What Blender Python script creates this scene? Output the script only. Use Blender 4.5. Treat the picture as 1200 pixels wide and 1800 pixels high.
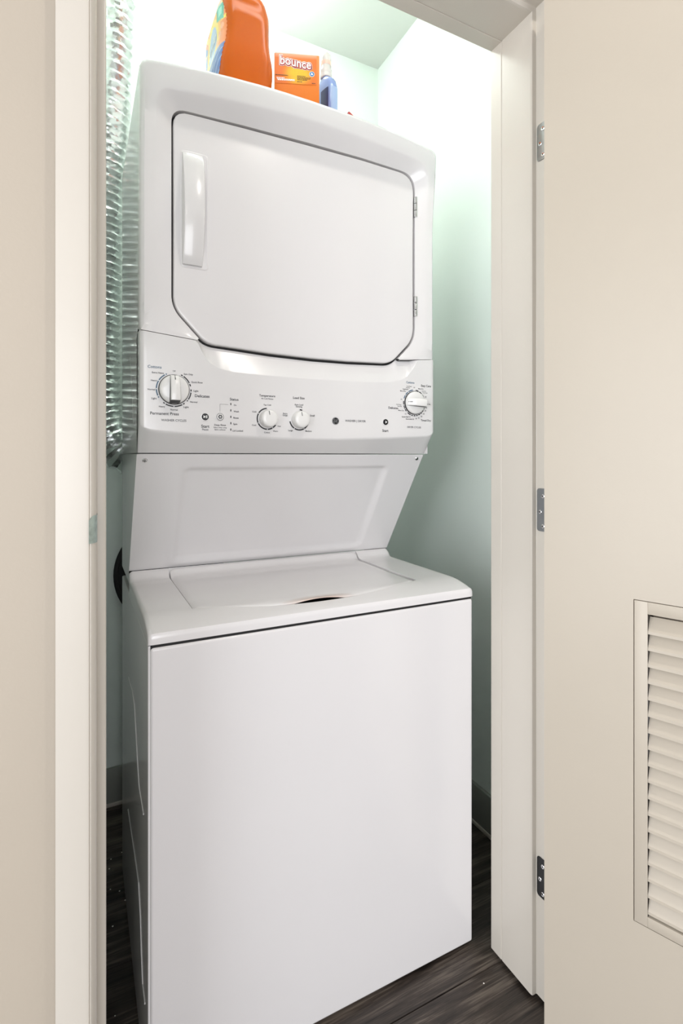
import bpy, bmesh, math, random
from mathutils import Vector, Matrix
for o in list(bpy.data.objects): bpy.data.objects.remove(o)
S = bpy.context.scene
COL = S.collection
PI = math.pi
random.seed(7)

# ------------------------------------------------------------------ camera, world, exposure
CAM = Vector((-.1008, -.9073, 1.0866)); YAW = .4651; F = 918.03; HOR = 803.17   # pixels of a 1200x1800 frame
cd = bpy.data.cameras.new('camera'); cam = bpy.data.objects.new('camera', cd); COL.objects.link(cam)
cam.location = CAM; cam.rotation_euler = (PI/2, 0, -YAW)
cd.sensor_fit = 'HORIZONTAL'; cd.sensor_width = 36; cd.lens = 36*F/1200
cd.shift_y = -(900-HOR)/1200; cd.clip_start = .02
S.camera = cam
S.view_settings.view_transform = 'Standard'; S.view_settings.look = 'None'
S.view_settings.exposure = 0.36; S.view_settings.gamma = 1; S.view_settings.use_curve_mapping = False
wd = bpy.data.worlds.new('sky'); S.world = wd; wd.use_nodes = True
wd.node_tree.nodes['Background'].inputs[0].default_value = (.75, .87, 1, 1)
wd.node_tree.nodes['Background'].inputs[1].default_value = 1.0

def area(name, loc, rot, sx, sy, power, col, shape='RECTANGLE'):
    l = bpy.data.lights.new(name, 'AREA'); l.shape = shape; l.size = sx; l.size_y = sy; l.energy = power; l.color = col
    o = bpy.data.objects.new(name, l); COL.objects.link(o); o.location = loc; o.rotation_euler = rot
    return o
ROOM = dict(x0=-1.9, x1=2.4, y0=-4.2, h=2.62)
# added fill lights, set in unseen window openings made for them
area('back_fill_light', (-.55, -4.17, 1.15), (PI/2, 0, 0), 2.2, 2.0, 62, (.99, .98, 1))
area('side_fill_light', (-1.87, -1.3, 1.10), (PI/2, 0, -PI/2), 1.9, 1.9, 46, (.97, .98, 1))

# pixel -> point on an axis-aligned plane (direction from the pixel, distance from the plane it lies on)
_c, _s = math.cos(YAW), math.sin(YAW)
def ray(x, y):
    u = (x-600)/F; v = -(y-HOR)/F
    return Vector((_c*u+_s, -_s*u+_c, v))
def U(x, y, ax, val):
    r = ray(x, y); return CAM + r*((val-CAM[ax])/r[ax])

# ------------------------------------------------------------------ materials
def mat(name, col, rough=.5, metal=0., spec=.5, coat=0., var=0., vscale=6., bump=0., bscale=200., trans=0., emit=None, alpha=None):
    m = bpy.data.materials.new(name); m.use_nodes = True
    n = m.node_tree.nodes; L = m.node_tree.links; b = n['Principled BSDF']
    b.inputs['Base Color'].default_value = (*col, 1); b.inputs['Roughness'].default_value = rough
    b.inputs['Metallic'].default_value = metal; b.inputs['Specular IOR Level'].default_value = spec
    b.inputs['Coat Weight'].default_value = coat; b.inputs['Coat Roughness'].default_value = .06
    b.inputs['Transmission Weight'].default_value = trans
    if emit: b.inputs['Emission Color'].default_value = (*emit[0], 1); b.inputs['Emission Strength'].default_value = emit[1]
    g = n.new('ShaderNodeNewGeometry')
    if var > 0:
        t = n.new('ShaderNodeTexNoise'); t.inputs['Scale'].default_value = vscale; t.inputs['Detail'].default_value = 4
        L.new(g.outputs['Position'], t.inputs['Vector'])
        r = n.new('ShaderNodeValToRGB')
        r.color_ramp.elements[0].color = (*[c*(1-var) for c in col], 1); r.color_ramp.elements[1].color = (*[min(1, c*(1+var)) for c in col], 1)
        r.color_ramp.elements[0].position = .3; r.color_ramp.elements[1].position = .7
        L.new(t.outputs['Fac'], r.inputs['Fac']); L.new(r.outputs['Color'], b.inputs['Base Color'])
    if bump > 0:
        t = n.new('ShaderNodeTexNoise'); t.inputs['Scale'].default_value = bscale; t.inputs['Detail'].default_value = 2
        L.new(g.outputs['Position'], t.inputs['Vector'])
        bp = n.new('ShaderNodeBump'); bp.inputs['Strength'].default_value = bump; bp.inputs['Distance'].default_value = .001
        L.new(t.outputs['Fac'], bp.inputs['Height']); L.new(bp.outputs['Normal'], b.inputs['Normal'])
    return m
M = {}
M['enamel'] = mat('white_enamel', (.765, .745, .745), .2, spec=.5, coat=.25, var=.012, vscale=3)
M['plastic'] = mat('white_plastic', (.75, .735, .73), .2, spec=.5, coat=.2, var=.01, vscale=4)
M['knob'] = mat('white_knob_plastic', (.80, .79, .77), .28, coat=.3, var=.01)
M['knobside'] = mat('dark_grey_knob_flank', (.03, .03, .032), .4, var=.05)
M['black'] = mat('black_plastic', (.006, .006, .007), .35, var=.1)
M['gap'] = mat('gap_shade_and_knob_black', (.008, .008, .008), .7, var=.1)  # near-black for the shade in seams and gaps, also for knob marks
M['ink'] = mat('dark_grey_ink', (.015, .015, .018), .5, var=.05)
M['ink_blue'] = mat('blue_grey_ink', (.06, .13, .21), .5, var=.05)
M['ink_soft'] = mat('soft_grey_ink', (.09, .09, .10), .5, var=.05)
M['white_ink'] = mat('white_ink', (.85, .85, .84), .4, var=.02)
M['silver_ink'] = mat('silver_print', (.55, .56, .58), .3, .6, var=.05)
M['steel'] = mat('brushed_steel', (.36, .37, .37), .42, .9, var=.08, vscale=60)
M['chrome'] = mat('chrome', (.75, .75, .76), .15, 1., var=.04, vscale=80)
M['foil'] = mat('aluminium_foil', (.80, .82, .82), .27, 1., var=.06, vscale=30, bump=.5, bscale=120)
M['frame'] = mat('cream_frame_paint', (.60, .555, .49), .33, spec=.45, var=.015, vscale=5, bump=.05, bscale=90)
M['hall'] = mat('beige_hall_paint', (.445, .385, .312), .6, var=.02, vscale=4, bump=.12, bscale=260)
M['doorpaint'] = mat('cream_door_paint', (.475, .42, .345), .42, var=.015, vscale=4, bump=.08, bscale=240)
M['closet'] = mat('closet_wall_paint', (.84, .905, .855), .6, var=.015, vscale=3, bump=.1, bscale=220)
M['hallwhite'] = mat('offwhite_wall_paint', (.42, .41, .40), .6, var=.02, vscale=4, bump=.1, bscale=240)
M['ceil'] = mat('ceiling_paint', (.74, .75, .72), .8, var=.01)
M['base'] = mat('baseboard_paint', (.30, .31, .28), .4, var=.03)
M['subfloor'] = mat('dark_joint', (.012, .010, .009), .8, var=.2)
M['jug'] = mat('orange_jug_plastic', (.60, .105, .001), .2, spec=.25, coat=.0, var=.02)
M['jugcap'] = mat('blue_cap_plastic', (.03, .07, .35), .3, var=.04)
M['boxorange'] = mat('orange_card', (.76, .175, .001), .4, coat=.15, var=.03)
M['boxwhite'] = mat('white_card', (.82, .80, .76), .45, var=.02)
M['red'] = mat('red_card', (.45, .015, .02), .4, var=.05)
M['bluebottle'] = mat('blue_bottle_plastic', (.22, .30, .62), .15, coat=.4, var=.05, vscale=10)
M['bluedark'] = mat('navy_label', (.01, .015, .10), .3, var=.05)
M['bluepale'] = mat('pale_blue_label', (.36, .46, .72), .25, var=.05)
M['capclear'] = mat('frosted_cap', (.80, .72, .72), .2, var=.03, trans=.3)
M['cappink'] = mat('pink_nozzle', (.85, .45, .38), .3, var=.04)
M['lampglow'] = mat('lamp_diffuser', (.9, .9, .9), .5, emit=((.93, 1, .955), 6.5))
M['lampglow2'] = mat('cool_lamp_diffuser', (.9, .9, .9), .5, emit=((.93, 1, .955), 3.0))
M['lampwarm'] = mat('warm_lamp_diffuser', (.9, .9, .9), .5, emit=((1, .94, .86), 4.0))
M['bulb'] = mat('bulb_glass', (.9, .9, .9), .5, emit=((1, .93, .82), 110.0))
M['lint'] = mat('pale_lint', (.75, .72, .66), .8, var=.1)
M['rubber'] = mat('black_cover', (.004, .004, .004), .6, var=.1)

def wood():
    m = bpy.data.materials.new('dark_wood_plank'); m.use_nodes = True
    n = m.node_tree.nodes; L = m.node_tree.links; b = n['Principled BSDF']
    g = n.new('ShaderNodeNewGeometry'); oi = n.new('ShaderNodeObjectInfo')
    off = n.new('ShaderNodeVectorMath'); off.operation = 'SCALE'; off.inputs[0].default_value = (3.1, 7.7, 5.3)
    L.new(oi.outputs['Random'], off.inputs['Scale'])
    ad = n.new('ShaderNodeVectorMath'); ad.operation = 'ADD'
    L.new(g.outputs['Position'], ad.inputs[0]); L.new(off.outputs[0], ad.inputs[1])
    def noise(sc, scale, det, dist=0.):
        mp = n.new('ShaderNodeMapping'); mp.inputs['Scale'].default_value = sc; L.new(ad.outputs[0], mp.inputs['Vector'])
        t = n.new('ShaderNodeTexNoise'); t.inputs['Scale'].default_value = scale; t.inputs['Detail'].default_value = det
        t.inputs['Roughness'].default_value = .65; t.inputs['Distortion'].default_value = dist
        L.new(mp.outputs[0], t.inputs['Vector']); return t
    a = noise((1.2, 11, 1), 2.2, 6, 1.4); f = noise((3, 130, 1), 3., 3)
    mx = n.new('ShaderNodeMix'); mx.data_type = 'FLOAT'; mx.inputs[0].default_value = .38
    L.new(a.outputs['Fac'], mx.inputs[2]); L.new(f.outputs['Fac'], mx.inputs[3])
    r = n.new('ShaderNodeValToRGB'); e = r.color_ramp.elements
    e[0].position = .36; e[0].color = (.009, .0062, .005, 1); e[1].position = .66; e[1].color = (.19, .155, .125, 1)
    k = e.new(.5); k.color = (.048, .036, .029, 1)
    L.new(mx.outputs[0], r.inputs['Fac']); L.new(r.outputs['Color'], b.inputs['Base Color'])
    b.inputs['Roughness'].default_value = .42
    bp = n.new('ShaderNodeBump'); bp.inputs['Strength'].default_value = .25; bp.inputs['Distance'].default_value = .001
    L.new(f.outputs['Fac'], bp.inputs['Height']); L.new(bp.outputs['Normal'], b.inputs['Normal'])
    return m
M['wood'] = wood()
def attr_mat(name, rough=.3):
    m = bpy.data.materials.new(name); m.use_nodes = True
    n = m.node_tree.nodes; a = n.new('ShaderNodeAttribute'); a.attribute_name = 'print'
    m.node_tree.links.new(a.outputs['Color'], n['Principled BSDF'].inputs['Base Color'])
    n['Principled BSDF'].inputs['Roughness'].default_value = rough; n['Principled BSDF'].inputs['Coat Weight'].default_value = .3
    return m
M['print'] = attr_mat('printed_label')
def lid_mat():      # white enamel, a warm reflection painted into its colour at the finger pull
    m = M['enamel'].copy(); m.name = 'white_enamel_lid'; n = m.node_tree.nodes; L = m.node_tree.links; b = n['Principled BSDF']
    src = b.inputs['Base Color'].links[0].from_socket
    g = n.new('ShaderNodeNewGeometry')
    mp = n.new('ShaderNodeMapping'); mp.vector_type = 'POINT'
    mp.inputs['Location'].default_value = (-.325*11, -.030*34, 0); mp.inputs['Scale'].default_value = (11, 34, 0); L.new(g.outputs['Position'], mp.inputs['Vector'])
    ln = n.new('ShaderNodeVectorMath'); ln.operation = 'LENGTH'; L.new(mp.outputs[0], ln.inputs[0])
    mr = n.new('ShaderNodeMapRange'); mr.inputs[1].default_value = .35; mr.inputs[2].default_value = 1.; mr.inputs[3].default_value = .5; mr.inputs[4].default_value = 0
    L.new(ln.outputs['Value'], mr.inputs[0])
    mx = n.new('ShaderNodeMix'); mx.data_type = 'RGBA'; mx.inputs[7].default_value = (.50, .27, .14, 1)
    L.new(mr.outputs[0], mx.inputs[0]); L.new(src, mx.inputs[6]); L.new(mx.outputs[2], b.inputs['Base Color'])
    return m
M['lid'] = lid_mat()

# ------------------------------------------------------------------ helpers
class MB:
    def __init__(s): s.v = []; s.f = []; s.m = []
    def add(s, vs, fs, mi=0):
        o = len(s.v); s.v += [tuple(v) for v in vs]
        for f in fs: s.f.append(tuple(o+i for i in f)); s.m.append(mi)
        return s
    def grid(s, rows, mi=0, closed=False):
        n = len(rows[0]); vs = [p for r in rows for p in r]; fs = []
        for i in range(len(rows)-1):
            for j in range(n if closed else n-1):
                k = (j+1) % n
                fs.append((i*n+j, i*n+k, (i+1)*n+k, (i+1)*n+j))
        return s.add(vs, fs, mi)
    def box(s, x0, x1, y0, y1, z0, z1, mi=0):
        return s.add([(x0, y0, z0), (x1, y0, z0), (x1, y1, z0), (x0, y1, z0), (x0, y0, z1), (x1, y0, z1), (x1, y1, z1), (x0, y1, z1)],
                     [(0, 3, 2, 1), (4, 5, 6, 7), (0, 1, 5, 4), (1, 2, 6, 5), (2, 3, 7, 6), (3, 0, 4, 7)], mi)
    def bbox(s, x0, x1, y0, y1, z0, z1, r=.003, seg=2, mi=0):
        bm = bmesh.new(); bmesh.ops.create_cube(bm, size=1)
        for v in bm.verts: v.co = ((x0+x1)/2+v.co.x*(x1-x0), (y0+y1)/2+v.co.y*(y1-y0), (z0+z1)/2+v.co.z*(z1-z0))
        bmesh.ops.bevel(bm, geom=bm.edges[:], offset=r, segments=seg, profile=.5, affect='EDGES')
        bm.verts.index_update(); s.add([v.co[:] for v in bm.verts], [[v.index for v in f.verts] for f in bm.faces], mi); bm.free(); return s
    def lathe(s, c, prof, ax='y', n=32, mi=0, cap=True):   # prof: (radius, along)
        rows = []
        for r, a in prof:
            row = []
            for i in range(n):
                t = 2*PI*i/n; u, w = r*math.cos(t), r*math.sin(t)
                row.append((c[0]+u, c[1]+a, c[2]+w) if ax == 'y' else ((c[0]+u, c[1]+w, c[2]+a) if ax == 'z' else (c[0]+a, c[1]+u, c[2]+w)))
            rows.append(row)
        s.grid(rows, mi, True)
        if cap:
            o = len(s.v); s.add(rows[-1], [tuple(range(n))], mi); s.add(rows[0], [tuple(reversed(range(n)))], mi)
        return s
    def tube(s, pts, r, n=8, mi=0):
        rows = []
        for i, p in enumerate(pts):
            p = Vector(p); d = (Vector(pts[min(i+1, len(pts)-1)])-Vector(pts[max(i-1, 0)])).normalized()
            a = d.orthogonal().normalized() if i == 0 else (pa - d*pa.dot(d)).normalized()
            pa = a; b = d.cross(a)
            rows.append([tuple(p+(a*math.cos(2*PI*k/n)+b*math.sin(2*PI*k/n))*r) for k in range(n)])
        s.grid(rows, mi, True); s.add(rows[0], [tuple(range(n))], mi); s.add(rows[-1], [tuple(range(n))], mi); return s
    def build(s, name, mats, parent=None, smooth=35, attr=None, wn=False):
        me = bpy.data.meshes.new(name); me.from_pydata(s.v, [], s.f)
        for m in (mats if isinstance(mats, (list, tuple)) else [mats]): me.materials.append(m)
        me.polygons.foreach_set('material_index', s.m)
        bm = bmesh.new(); bm.from_mesh(me); bmesh.ops.remove_doubles(bm, verts=bm.verts, dist=1e-6) if attr is None else None
        bmesh.ops.recalc_face_normals(bm, faces=bm.faces); bm.to_mesh(me); bm.free()
        if smooth:
            me.polygons.foreach_set('use_smooth', [True]*len(me.polygons)); me.set_sharp_from_angle(angle=math.radians(smooth))
        if attr:
            at = me.attributes.new('print', 'FLOAT_COLOR', 'POINT')
            at.data.foreach_set('color', [x for c in attr for x in (*c, 1)])
        me.update()
        o = bpy.data.objects.new(name, me); COL.objects.link(o); par(o, parent)
        if wn: w_ = o.modifiers.new('weighted_normal', 'WEIGHTED_NORMAL'); w_.keep_sharp = True; w_.weight = 100
        return o
def par(o, parent):
    if parent:
        o.parent = parent
        if parent.type == 'EMPTY': o.matrix_parent_inverse = Matrix.Translation(-parent.location)
def tag(o, label=None, cat=None, group=None, kind=None):
    if label: o['label'] = label
    if cat: o['category'] = cat
    if group: o['group'] = group
    if kind: o['kind'] = kind
    return o
def empty(name, loc):
    o = bpy.data.objects.new(name, None); o.location = loc; o.empty_display_size = .05; COL.objects.link(o); return o
def struct(o, label): return tag(o, label, None, None, 'structure')
_tc = {}
def text_geo(t, offset=0., shear=0., res=3):
    k = (t, offset, shear)
    if k not in _tc:
        c = bpy.data.curves.new('t', 'FONT'); c.body = t; c.resolution_u = res; c.offset = offset; c.shear = shear; c.fill_mode = 'BOTH'
        o = bpy.data.objects.new('t', c); COL.objects.link(o)
        bpy.context.view_layer.update()
        me = bpy.data.meshes.new_from_object(o.evaluated_get(bpy.context.evaluated_depsgraph_get()))
        _tc[k] = ([(v.co.x, v.co.y) for v in me.vertices], [tuple(p.vertices) for p in me.polygons])
        bpy.data.objects.remove(o); bpy.data.curves.remove(c); bpy.data.meshes.remove(me)
    return _tc[k]
def add_text(mb, t, fn, w, mi=0, offset=0., shear=0., refw=None, squash=1.):   # fn maps (u,v) metres about the text centre to a point
    vs, fs = text_geo(t, offset, shear)
    b = text_geo(t, 0, shear)[0]
    x0, x1 = min(v[0] for v in b), max(v[0] for v in b); y0, y1 = min(v[1] for v in b), max(v[1] for v in b)
    s = w/(x1-x0); cx, cy = (x0+x1)/2, (y0+y1)/2
    mb.add([fn((v[0]-cx)*s, (v[1]-cy)*s*squash) for v in vs], fs, mi)
def lerp(a, b, t): return a+(b-a)*t
def clamp(x, a=0., b=1.): return max(a, min(b, x))
def sm(t): t = clamp(t); return t*t*(3-2*t)
def interp(tab, x):
    if x <= tab[0][0]: return tab[0][1]
    for (a, p), (b, q) in zip(tab, tab[1:]):
        if x <= b: return lerp(p, q, (x-a)/(b-a))
    return tab[-1][1]

# ------------------------------------------------------------------ the setting
R = ROOM; H = R['h']
CX0, CX1, CY0, CY1 = -.122, .955, -.028, .875           # closet interior
FX0, FX1, FZ = -.1265, .7655, 2.035                    # outside of the door frame
WY0, WY1 = -.178, -.028                                # the wall that holds the doorway
fl = struct(MB().box(R['x0'], R['x1'], R['y0'], CY1, -.05, -.004).build('floor', M['subfloor'], smooth=0), 'dark wood plank floor')
# planks run along the closet front
PW = .18; pl = MB().add([(0, 0, -.004), (1.216, 0, -.004), (1.216, PW, -.004), (0, PW, -.004), (.0012, .0012, 0), (1.2148, .0012, 0), (1.2148, PW-.0012, 0), (.0012, PW-.0012, 0)],
     [(4, 5, 6, 7), (0, 1, 5, 4), (1, 2, 6, 5), (2, 3, 7, 6), (3, 0, 4, 7)]).build('plank', M['wood'], fl, 0)
pm = pl.data; first = True; row = 0; y = -.055-.18*8
while y < CY1-.02:
    x = -1.2 + (-.25, -.65, .08, -.95)[row % 4]
    while x < 1.6:
        if (y < -.1 or (x < CX1+.02 and x+1.216 > CX0)):
            o = pl if first else bpy.data.objects.new('plank', pm)
            if not first: COL.objects.link(o); o.parent = fl
            first = False
            # planks end at walls
            o.location = (x, y, 0)
        x += 1.217
    y += PW; row += 1
struct(MB().box(CX0-.1, CX1+.1, CY0, CY1+.1, H, H+.05).build('ceiling', M['ceil'], smooth=0), 'white closet ceiling')
struct(MB().box(R['x0'], R['x1'], R['y0'], WY0, H, H+.05).build('ceiling_hall', M['hallwhite'], smooth=0), 'pale grey hall ceiling')
struct(MB().box(CX0-.1, CX1+.1, CY1, CY1+.1, -.05, H).build('wall_back', M['closet'], smooth=0), 'pale closet back wall')
struct(MB().box(CX1, CX1+.1, CY0, CY1, -.05, H).build('wall_right', M['closet'], smooth=0), 'pale closet right wall')
struct(MB().box(CX0-.1, CX0, CY0, CY1, -.05, H).build('wall_left', M['closet'], smooth=0), 'pale closet left wall')
wf = MB()
for x0, x1, z0, z1 in ((R['x0'], FX0, -.05, H), (FX1, R['x1'], -.05, H), (FX0, FX1, FZ, H)):
    wf.add([(x0, WY0, z0), (x1, WY0, z0), (x1, WY0, z1), (x0, WY0, z1)], [(0, 1, 2, 3)], 0)
    wf.add([(x0, WY1, z0), (x1, WY1, z0), (x1, WY1, z1), (x0, WY1, z1)], [(0, 3, 2, 1)], 1)
for a, b in (((FX0, 0), (FX0, FZ)), ((FX0, FZ), (FX1, FZ)), ((FX1, FZ), (FX1, 0))):
    wf.add([(a[0], WY0, a[1]), (b[0], WY0, b[1]), (b[0], WY1, b[1]), (a[0], WY1, a[1])], [(0, 1, 2, 3)], 0)
struct(wf.build('wall_front', [M['hall'], M['closet']], smooth=0), 'beige hall wall around the closet doorway')
wl = MB(); sy0, sy1 = -2.27, -.33
for q in ((R['y0'], sy0, -.05, H), (sy1, WY0, -.05, H), (sy0, sy1, -.05, .12), (sy0, sy1, 2.08, H)): wl.box(R['x0']-.1, R['x0'], q[0], q[1], q[2], q[3])
struct(wl.build('wall_hall_left', M['hallwhite'], smooth=0), 'pale hall side wall with an opening for added fill light')
wi = MB()
for q in ((sy0, sy0+.05, .12, 2.08), (sy1-.05, sy1, .12, 2.08), (sy0, sy1, .12, .17), (sy0, sy1, 2.03, 2.08)): wi.box(R['x0']-.09, R['x0']-.04, q[0], q[1], q[2], q[3])
struct(wi.build('added_window_2', M['frame'], smooth=0), 'cream frame of an added unseen window in the hall side wall')  # unseen window, added to carry the side fill light
struct(MB().box(R['x1'], R['x1']+.1, R['y0'], WY0, -.05, H).build('wall_hall_right', M['hallwhite'], smooth=0), 'pale hall side wall across from the other')
wb = MB(); wx0, wx1, wz0, wz1 = -1.7, .6, .1, 2.2
for q in ((R['x0'], wx0, -.05, H), (wx1, R['x1'], -.05, H), (wx0, wx1, -.05, wz0), (wx0, wx1, wz1, H)):
    wb.box(q[0], q[1], R['y0']-.1, R['y0'], q[2], q[3])
struct(wb.build('wall_hall_back', M['hallwhite'], smooth=0), 'pale wall with an opening for added fill light facing the closet')
wi = MB()
for q in ((wx0, wx0+.05, wz0, wz1), (wx1-.05, wx1, wz0, wz1), (-.575, -.525, wz0, wz1), (wx0, wx1, wz0, wz0+.05), (wx0, wx1, wz1-.05, wz1)):
    wi.box(q[0], q[1], R['y0']-.09, R['y0']-.03, q[2], q[3])
struct(wi.build('added_window_1', M['frame'], smooth=0), 'cream frame of an added unseen window facing the closet')  # unseen window, added for soft light from behind the camera
for nm, args in (('baseboard_right', (CX1-.012, CX1, CY0, CY1-.012)), ('baseboard_back', (CX0, CX1-.012, CY1-.012, CY1)), ('baseboard_left', (CX0, CX0+.012, CY0, CY1-.012))):
    b = MB().bbox(*args, .0, .118, .003, 2)
    b.bbox(args[0]-(.003 if nm == 'baseboard_right' else 0), args[1]+(.003 if nm == 'baseboard_left' else 0), args[2]-(.003 if nm == 'baseboard_back' else 0), args[3], 0, .012, .002, 2, 1)
    struct(b.build(nm, [M['base'], M['frame']]), 'low baseboard on the closet %s wall' % nm.split('_')[1])
    
# door frame: one profile (offset towards the opening, y), mitred at the corners
prof = [(0, -.19), (.033, -.19), (.0362, -.1895), (.0372, -.1878), (.0385, -.1885), (.0415, -.1865), (.044, -.182), (.0455, -.176), (.0455, -.1475), (.0468, -.145), (.0545, -.145),
        (.0567, -.1442), (.0577, -.142), (.058, -.139), (.058, -.0625), (.0568, -.0615), (.0568, -.0605), (.0583, -.0595), (.0583, -.030), (.0573, -.0285), (0, -.0285)]
tl = struct(MB().grid([[(FX0+o, y, .009) for o, y in prof], [(FX0+o, y, FZ-o) for o, y in prof]]).build('trim_1', M['frame'], smooth=30), 'cream painted left door jamb with a strike plate')
tr = struct(MB().grid([[(FX1-o, y, .009) for o, y in prof], [(FX1-o, y, FZ-o) for o, y in prof]]).build('trim_2', M['frame'], smooth=30), 'cream painted right door jamb with hinge leaves')
th = struct(MB().grid([[(FX0+o, y, FZ-o) for o, y in prof], [(FX1-o, y, FZ-o) for o, y in prof]]).build('trim_3', M['frame'], smooth=30), 'cream painted door head above the closet')
# strike plate lip on the left jamb
zs0, zs1 = U(160, 955, 1, -.186).z, U(160, 906, 1, -.186).z
sp = MB(); rows = []
for o, y, dz in ((.0362, -.1912, .003), (.0385, -.1896, .001), (.0415, -.1876, 0), (.0442, -.183, 0), (.0462, -.176, 0), (.0462, -.150, 0)):
    rows.append([(FX0+o, y, zs0), (FX0+o, y, zs0+.003), (FX0+o, y, zs1-.006), (FX0+o, y, zs1-dz*2)])
sp.grid(rows); M['strike'] = mat('worn_strike_plate', (.42, .50, .47), .45, .7, var=.2, vscale=120)
sp.build('strike_plate', M['strike'], tl)
# hinge leaves in the right rabbet
HX = FX1-.0455
def leaf(pz0, pz1, m):
    mb = MB(); y0, y1 = -.148, -.192; r = .006
    # outline in (y,z), rounded at the deep corners
    pts = [(y1, pz0), (y1, pz1)] + [(y0-r+r*math.sin(t*PI/8), pz1-r+r*math.cos(t*PI/8)) for t in range(5)] + [(y0-r+r*math.cos(t*PI/8), pz0+r-r*math.sin(t*PI/8)) for t in range(5)]
    n = len(pts)
    mb.add([(HX-.0006, p[0], p[1]) for p in pts]+[(HX-.0022, p[0], p[1]) for p in pts], [tuple(range(n, 2*n))]+[(i, (i+1) % n, n+(i+1) % n, n+i) for i in range(n)])
    o = mb.build('hinge_leaf', m, tr, 0)
    for yy, t in ((-.163, .18), (-.156, .55), (-.163, .88)):
        z = lerp(pz1, pz0, t)
        sc = MB(); sc.lathe((HX-.0022, yy, z), [(.0042, 0), (.0042, -.0006), (.0034, -.0012), (.0008, -.0009)], 'x', 16, 0)
        sc.lathe((HX-.0022, yy, z), [(.0013, -.0010), (.0013, -.0014)], 'x', 8, 1)
        sc.build('screw', [M['chrome'], M['black']], o)
M['gunmetal'] = mat('grey_hinge_steel', (.25, .26, .27), .4, .6, var=.06, vscale=40)
M['darkhinge'] = mat('dark_hinge_steel', (.03, .03, .032), .35, .5, var=.1, vscale=40)
leaf(1.676, 1.749, M['steel']); leaf(.939, 1.024, M['gunmetal']); leaf(.212, .290, M['darkhinge'])

# open door, hinged on the right jamb, swung past ninety degrees
DA = Vector((.6715, -.2085, 0)); DD = Vector((.352, -.936, 0)).normalized(); DN = Vector((.936, .352, 0)).normalized()
def dp(a, n, z): return tuple(DA+DD*a+DN*n+Vector((0, 0, z)))
def door_px(x, y):          # pixel -> (along, height) on the inner face of the door
    r = ray(x, y); t = (DA-CAM).dot(DN)/r.dot(DN); p = CAM+r*t
    return (p-DA).dot(DD), p.z
ga, gz1 = door_px(1113, 1053); gia, giz1 = door_px(1138, 1080); _, giz0 = door_px(1138, 1612); _, gz0 = door_px(1113, 1618)
DW, DH, DT = .80, 1.982, .040
def dbox(mb, a0, a1, n0, n1, z0, z1, r=0, mi=0):
    t = MB(); (t.bbox(a0, a1, n0, n1, z0, z1, r, 2) if r else t.box(a0, a1, n0, n1, z0, z1))
    mb.add([dp(*v) for v in t.v], t.f, mi)
gb = DW-ga                   # grille is centred on the door
d = MB(); e = .0012
hx = [(0, DW, .010, gz0), (0, DW, gz1, DH), (0, ga, gz0, gz1), (gb, DW, gz0, gz1)]
for a0, a1, z0, z1 in hx:
    for n in (0, DT): d.add([dp(a0, n, z0), dp(a1, n, z0), dp(a1, n, z1), dp(a0, n, z1)], [(0, 1, 2, 3)])
def ring4(mb, a0, a1, z0, z1, n0, n1):
    q = [(a0, z0), (a1, z0), (a1, z1), (a0, z1)]
    for i in range(4):
        a, b = q[i], q[(i+1) % 4]
        mb.add([dp(a[0], n0, a[1]), dp(b[0], n0, b[1]), dp(b[0], n1, b[1]), dp(a[0], n1, a[1])], [(0, 1, 2, 3)])
ring4(d, 0, DW, .010, DH, 0, DT); ring4(d, ga, gb, gz0, gz1, 0, DT)
door = struct(d.build('door_1', M['doorpaint'], smooth=0), 'open cream door with a louvred vent grille')
g = MB(); gt = gia-ga; zb = giz0; zt = giz1
for a0, a1, z0, z1 in ((ga+e, gia, gz0+e, gz1-e), (gb-gt, gb-e, gz0+e, gz1-e), (gia, gb-gt, gz0+e, zb), (gia, gb-gt, zt, gz1-e)):
    dbox(g, a0, a1, -.0005, DT+.001, z0, z1, .0006)
grille = g.build('grille_frame', M['doorpaint'], door)
NS = 18; pitch = (zt-zb)/(NS+.35)
sl = None
for i in range(NS):
    zc = zt - pitch*(i+.75)
    p = [(.016, .5), (.001, -.28), (.001, -.46), (.006, -.46), (.020, .42)]
    mb = MB(); n = len(p)
    if sl is None:
        for a in (gia, gb-gt): mb.v += [tuple(DD*a+DN*(q[0])+Vector((0, 0, q[1]*pitch))) for q in p]
        mb.f = [(k, (k+1) % n, n+(k+1) % n, n+k) for k in range(n)]+[tuple(range(n)), tuple(range(n, 2*n))]; mb.m = [0]*len(mb.f)
        sl = mb.build('louvre_slat', M['doorpaint'], grille, 0); o = sl
    else:
        o = bpy.data.objects.new('louvre_slat', sl.data); COL.objects.link(o); o.parent = grille
    o.location = (DA.x, DA.y, zc)

# ------------------------------------------------------------------ stacked washer and dryer
W = .683; YF = .142; YB = .58
unit = tag(empty('stacked_washer_dryer', (W/2, .29, 0)), 'white stacked washer and dryer unit standing in the closet', 'washer dryer')
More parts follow.
